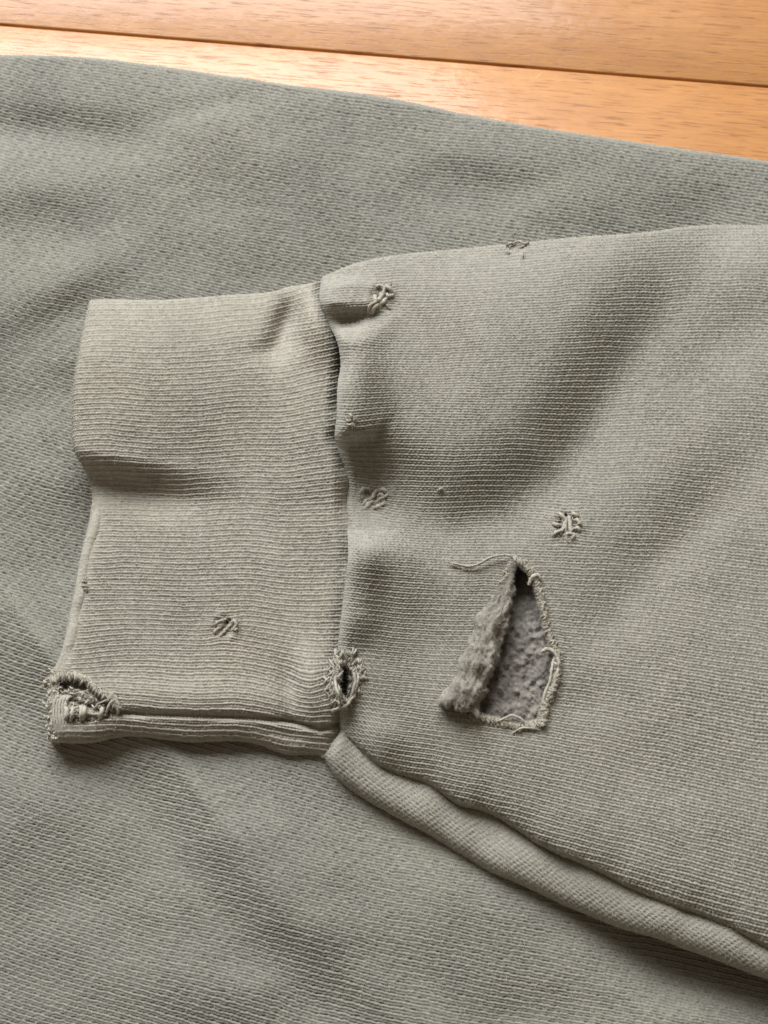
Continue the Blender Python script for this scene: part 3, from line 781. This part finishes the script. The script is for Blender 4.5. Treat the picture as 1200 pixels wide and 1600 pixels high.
# darker yarn crossing the apex
# ------------------------------------------------------------------ hole at the seam
zseam = lambda x, y: np.where(x < SEAM(y), z_cuff(x, y), z_sleeve(x, y)) + 4.2*np.clip(1 - np.abs(x - SEAM(y))/22.0, 0, 1)**2
y = Yarns(); rr = np.random.default_rng(31)
y.px(zseam, [(548, 1042, 0), (553, 1052, 0.8), (555, 1066, 1.0), (551, 1082, 1.0), (546, 1096, 0.4)], 2.3)
y.px(zseam, [(556, 1050, 0), (560, 1058, 0.8), (556, 1076, 0.9), (551, 1090, 0.3)], 2.0)
y.px(zseam, [(518, 1111, 0), (528, 1107, 1.0), (540, 1103, 1.2), (549, 1093, 1.2), (556, 1084, 0.6)], 2.4)
y.px(zseam, [(526, 1052, 0.2), (524, 1066, 1.0), (528, 1082, 1.0), (534, 1098, 0.6)], 2.0)
for _ in range(210):
    a = rr.uniform(0, 2*math.pi); d = rr.uniform(0.35, 1.0)
    x0 = 533 + math.cos(a)*30*d + (math.sin(a) < 0)*8; y0 = 1060 + math.sin(a)*46*d
    if inside(np.array([x0]), np.array([y0]), SEAMHOLE)[0]: continue
    b = rr.uniform(-2.4, -0.7); l = rr.uniform(8, 19)
    dx, dy = math.cos(b)*l, math.sin(b)*l
    y.px(zseam, [(x0 - dx/2, y0 - dy/2, -0.3), (x0 + rr.uniform(-2, 2), y0, rr.uniform(0.3, 1.0)), (x0 + dx/2, y0 + dy/2, -0.3)], rr.uniform(0.6, 1.9), sides=6)
y.build("frayed_seam_hole", M_YARN, sleeve, True)["label"] = "frayed hole with broken yarn at the cuff seam"

# ------------------------------------------------------------------ frayed corner of the cuff
gx = np.arange(78, 200, 1.5); gy = np.arange(1046, 1144, 1.5)
X, Y = np.meshgrid(gx, gy)
Z = z_cuff(X, Y) - 3.4 + 1.6*sm(Y, 1078, 1094)*(1 - sm(Y, 1097, 1104)) + 1.4*sm(Y, 1104, 1118) + 0.35*vnoise(X, Y, 6, 90) + 0.3*np.cos(2*np.pi*X/5.2)*0.5
P = unproj(X, Y, Z)
obj("inner_layer", P.reshape(-1, 3), grid_faces(*P.shape[:2]), M_CUFF, cuff, uv=np.stack([X/8, Y/6], -1).reshape(-1, 2))
y = Yarns(); rr = np.random.default_rng(41)
# torn lip
lip = [(80, 1062), (90, 1054), (106, 1052), (124, 1056), (142, 1066), (160, 1080), (176, 1092), (184, 1104)]
A = np.array(lip, float)
y.px(zc, [(p[0] + rr.uniform(-2, 2), p[1] + rr.uniform(-3, 3), rr.uniform(-0.2, 0.6)) for p in lip], 4.0, sub=7, fuzz=0.45)
y.px(zc, [(p[0]+2, p[1]+6, -0.3) for p in lip[1:-1]], 2.6, sub=7, fuzz=0.5)
for i in range(120):
    s = rr.uniform(0, len(lip)-1.01); k = int(s); p = A[k] + (A[k+1]-A[k])*(s-k)
    a = rr.uniform(0.3, 2.2); l = rr.uniform(5, 13)
    y.px(zc, [(p[0], p[1]-3, 0.3), (p[0]+math.cos(a)*l*0.5, p[1]+math.sin(a)*l*0.5, 0.9), (p[0]+math.cos(a)*l, p[1]+math.sin(a)*l, rr.uniform(-1.2, 0.2))], rr.uniform(0.6, 2.0), sides=6)
# broken stitches across the hole
def clump(path, rad, lumps, seed_):
    k_ = np.random.default_rng(seed_); A_ = np.array(path, float); t_ = np.linspace(0, 1, 40)
    s_ = np.linspace(0, 1, len(A_)); Q_ = np.stack([np.interp(t_, s_, A_[:, i_]) for i_ in range(3)], -1)
    for i_ in range(40):                          # many fine strands wound round a core make one soft clump
        ph = k_.uniform(0, 6.28); rr_ = rad*k_.uniform(0.3, 1.0); a_ = int(k_.uniform(0, 24)); b_ = a_ + int(k_.uniform(7, 16))
        q_ = Q_[a_:b_:3].copy()
        wob_ = rr_*(1 + 0.18*np.cos(lumps*6.28*t_[a_:b_:3]))
        q_[:, 1] += np.sin(ph + 2.0*t_[a_:b_:3])*wob_; q_[:, 2] += np.cos(ph + 2.0*t_[a_:b_:3])*wob_/PXMM*0.8
        q_[0, 2] -= 0.5; q_[-1, 2] -= 0.5
        y.px(zc, q_, k_.uniform(1.4, 3.2), sides=7, fuzz=0.4)
clump([(90, 1112, -1.2), (115, 1113, -0.8), (145, 1117, -0.8), (184, 1116, -1.2)], 10.0, 4, 1)
clump([(96, 1086, -1.8), (120, 1083, -1.4), (150, 1090, -1.6), (178, 1098, -1.6)], 6.0, 3, 2)
for x0 in (104, 112, 127, 131, 158):              # the tight vertical stitches over the clump
    dx = rr.uniform(-4, 4)
    y.px(zc, [(x0+dx, 1102+rr.uniform(-2, 2), -1.4), (x0+dx*0.4, 1109, 0.3), (x0, 1118, 0.5), (x0-dx*0.5, 1128, -0.8)], rr.uniform(1.6, 3.4), fuzz=0.5)
for i in range(16):
    yy_ = 1080 + rr.uniform(0, 20); xa = rr.uniform(92, 130); l = rr.uniform(20, 50)
    y.px(zc, [(xa, yy_ + 3, -2.0), (xa + l*0.4, yy_ + rr.uniform(-3, 2), -1.0), (xa + l, yy_ + 5, -1.9)], rr.uniform(0.8, 2.2))
for i in range(110):
    x0 = rr.uniform(90, 184); y0 = rr.uniform(1076, 1132); a = rr.uniform(0, 6.28); l = rr.uniform(6, 16)
    y.px(zc, [(x0, y0, -1.6), (x0+math.cos(a)*l*0.5, y0+math.sin(a)*l*0.5, rr.uniform(-0.6, 0.5)), (x0+math.cos(a)*l, y0+math.sin(a)*l, -1.4)], rr.uniform(0.5, 1.5), sides=5, sub=3)
y.px(zc, [(166, 1114, 0), (172, 1100, 0.8), (180, 1094, 0.9), (186, 1104, 0.7), (182, 1118, 0)], 2.4)
y.px(zc, [(150, 1102, -0.4), (164, 1095, 0.6), (178, 1090, 0.5)], 1.4)
# fuzzy outer edge
for i in range(120):
    y0 = rr.uniform(1046, 1158); x0 = float(C_left(min(y0, 1157))) - 9 + rr.uniform(0, 16)
    a = rr.uniform(0, 6.28); l = rr.uniform(4, 11)
    y.px(zc, [(x0, y0, -1.6), (x0+math.cos(a)*l*0.5, y0+math.sin(a)*l*0.5, rr.uniform(-1.2, 0.3)), (x0+math.cos(a)*l, y0+math.sin(a)*l, -1.2)], rr.uniform(0.7, 2.2), sides=6, sub=3)
for i in range(5):
    x0 = 84 + i*4.5
    y.px(zc, [(x0 + 14, 1084 + i, -0.8), (x0+3, 1092, -0.1), (x0, 1108, 0.1), (x0+1, 1126, 0.1), (x0+4, 1142, -0.6)], rr.uniform(1.6, 2.6))
y.build("frayed_corner", M_YARN, cuff, True)["label"] = "frayed hole with thick broken stitches at the cuff corner"

# turned hem showing along the cuff's open edge below the fold
M_HEM = cloth("turned_hem", (0.338, 0.322, 0.268), (0.352, 0.332, 0.274))
y = Yarns(); hy = np.linspace(778, 1042, 40)
y.px(zc, np.stack([C_left(hy) + 5 + 1.2*vnoise(hy, hy*0, 30, 95), hy, -1.0 + 0.2*vnoise(hy, hy*0, 26, 96)], -1), 9.5, sides=18, sub=5, taper=(0.3, 0.3), fuzz=0.05, twist=0.0)
y.build("hem_edge", M_HEM, cuff, hair=0.12)["label"] = "pale turned hem along the open edge of the cuff"

# ------------------------------------------------------------------ loose fibres on the cloth
def fuzz(name, P0, N, Xp, Yp, count, parent, weight=None, lmin=0.5, lmax=1.8, mat=M_FUZZ, seed=0, holes=()):
    rr = np.random.default_rng(seed)
    ok = ((Xp > -15) & (Xp < 1215) & (Yp < 1615)).astype(float)
    for h in holes: ok *= ~inside(Xp, Yp, h)
    if weight is not None: ok = ok*weight
    p = ok.ravel()/ok.sum()
    idx = np.searchsorted(np.cumsum(p), rr.uniform(0, 1, count)); idx = np.clip(idx, 0, p.size-1)
    B = P0.reshape(-1, 3)[idx]; Nn = N.reshape(-1, 3)[idx]
    r = rr.normal(size=(count, 3)); r -= (r*Nn).sum(1, keepdims=True)*Nn; r /= np.linalg.norm(r, axis=1, keepdims=True)
    L = rr.uniform(lmin, lmax, (count, 1))*rr.uniform(0.4, 1, (count, 1))
    lift = rr.uniform(0.1, 0.7, (count, 1))
    s = np.cross(r, Nn); wd = 0.024
    k = rr.normal(scale=0.35, size=(count, 1))
    p0 = B + Nn*0.10; p1 = p0 + r*L*0.5 + Nn*L*lift*0.6; p2 = p0 + r*L + s*L*k + Nn*L*lift*0.5
    V = np.stack([p0 - s*wd, p0 + s*wd, p1 + s*wd, p1 - s*wd, p2 + s*wd*0.4, p2 - s*wd*0.4], 1).reshape(-1, 3)
    b = np.arange(count)[:, None]*6
    F = np.concatenate([b + np.array([0, 1, 2, 3]), b + np.array([3, 2, 4, 5])])
    o = obj(name, V, F, mat, parent, uv=np.zeros((len(V), 2))); o["kind"] = "stuff"
    return o
fuzz("fibres", BODY_P0, BODY_N, Xf, Yf, 26000, body, weight=1 + 3*(Yf < E_top(Xf) + 8), seed=1)
fuzz("fibres", SL_P0, SL_N, Xs, Ys, 24000, sleeve, weight=1 + 4*(Ys < S_top(Xs) + 10), seed=2, holes=(TEAR, SEAMHOLE))
fuzz("fibres", CF_P0, CF_N, Xc, Yc, 13000, cuff, weight=1 + 4.0*(Xc < C_left(Yc) + 5), seed=3, holes=(FRAY, SEAMHOLE))
fuzz("fibres", PN_P0, PN_N, Xp, Yp, 12000, panel, seed=4)
gx = np.arange(690, 884, 1.2); gy = np.arange(866, 1146, 1.2); X, Y = np.meshgrid(gx, gy)
P = unproj(X, Y, z_lining(X, Y) + 1.75*fl(X, Y, 70))
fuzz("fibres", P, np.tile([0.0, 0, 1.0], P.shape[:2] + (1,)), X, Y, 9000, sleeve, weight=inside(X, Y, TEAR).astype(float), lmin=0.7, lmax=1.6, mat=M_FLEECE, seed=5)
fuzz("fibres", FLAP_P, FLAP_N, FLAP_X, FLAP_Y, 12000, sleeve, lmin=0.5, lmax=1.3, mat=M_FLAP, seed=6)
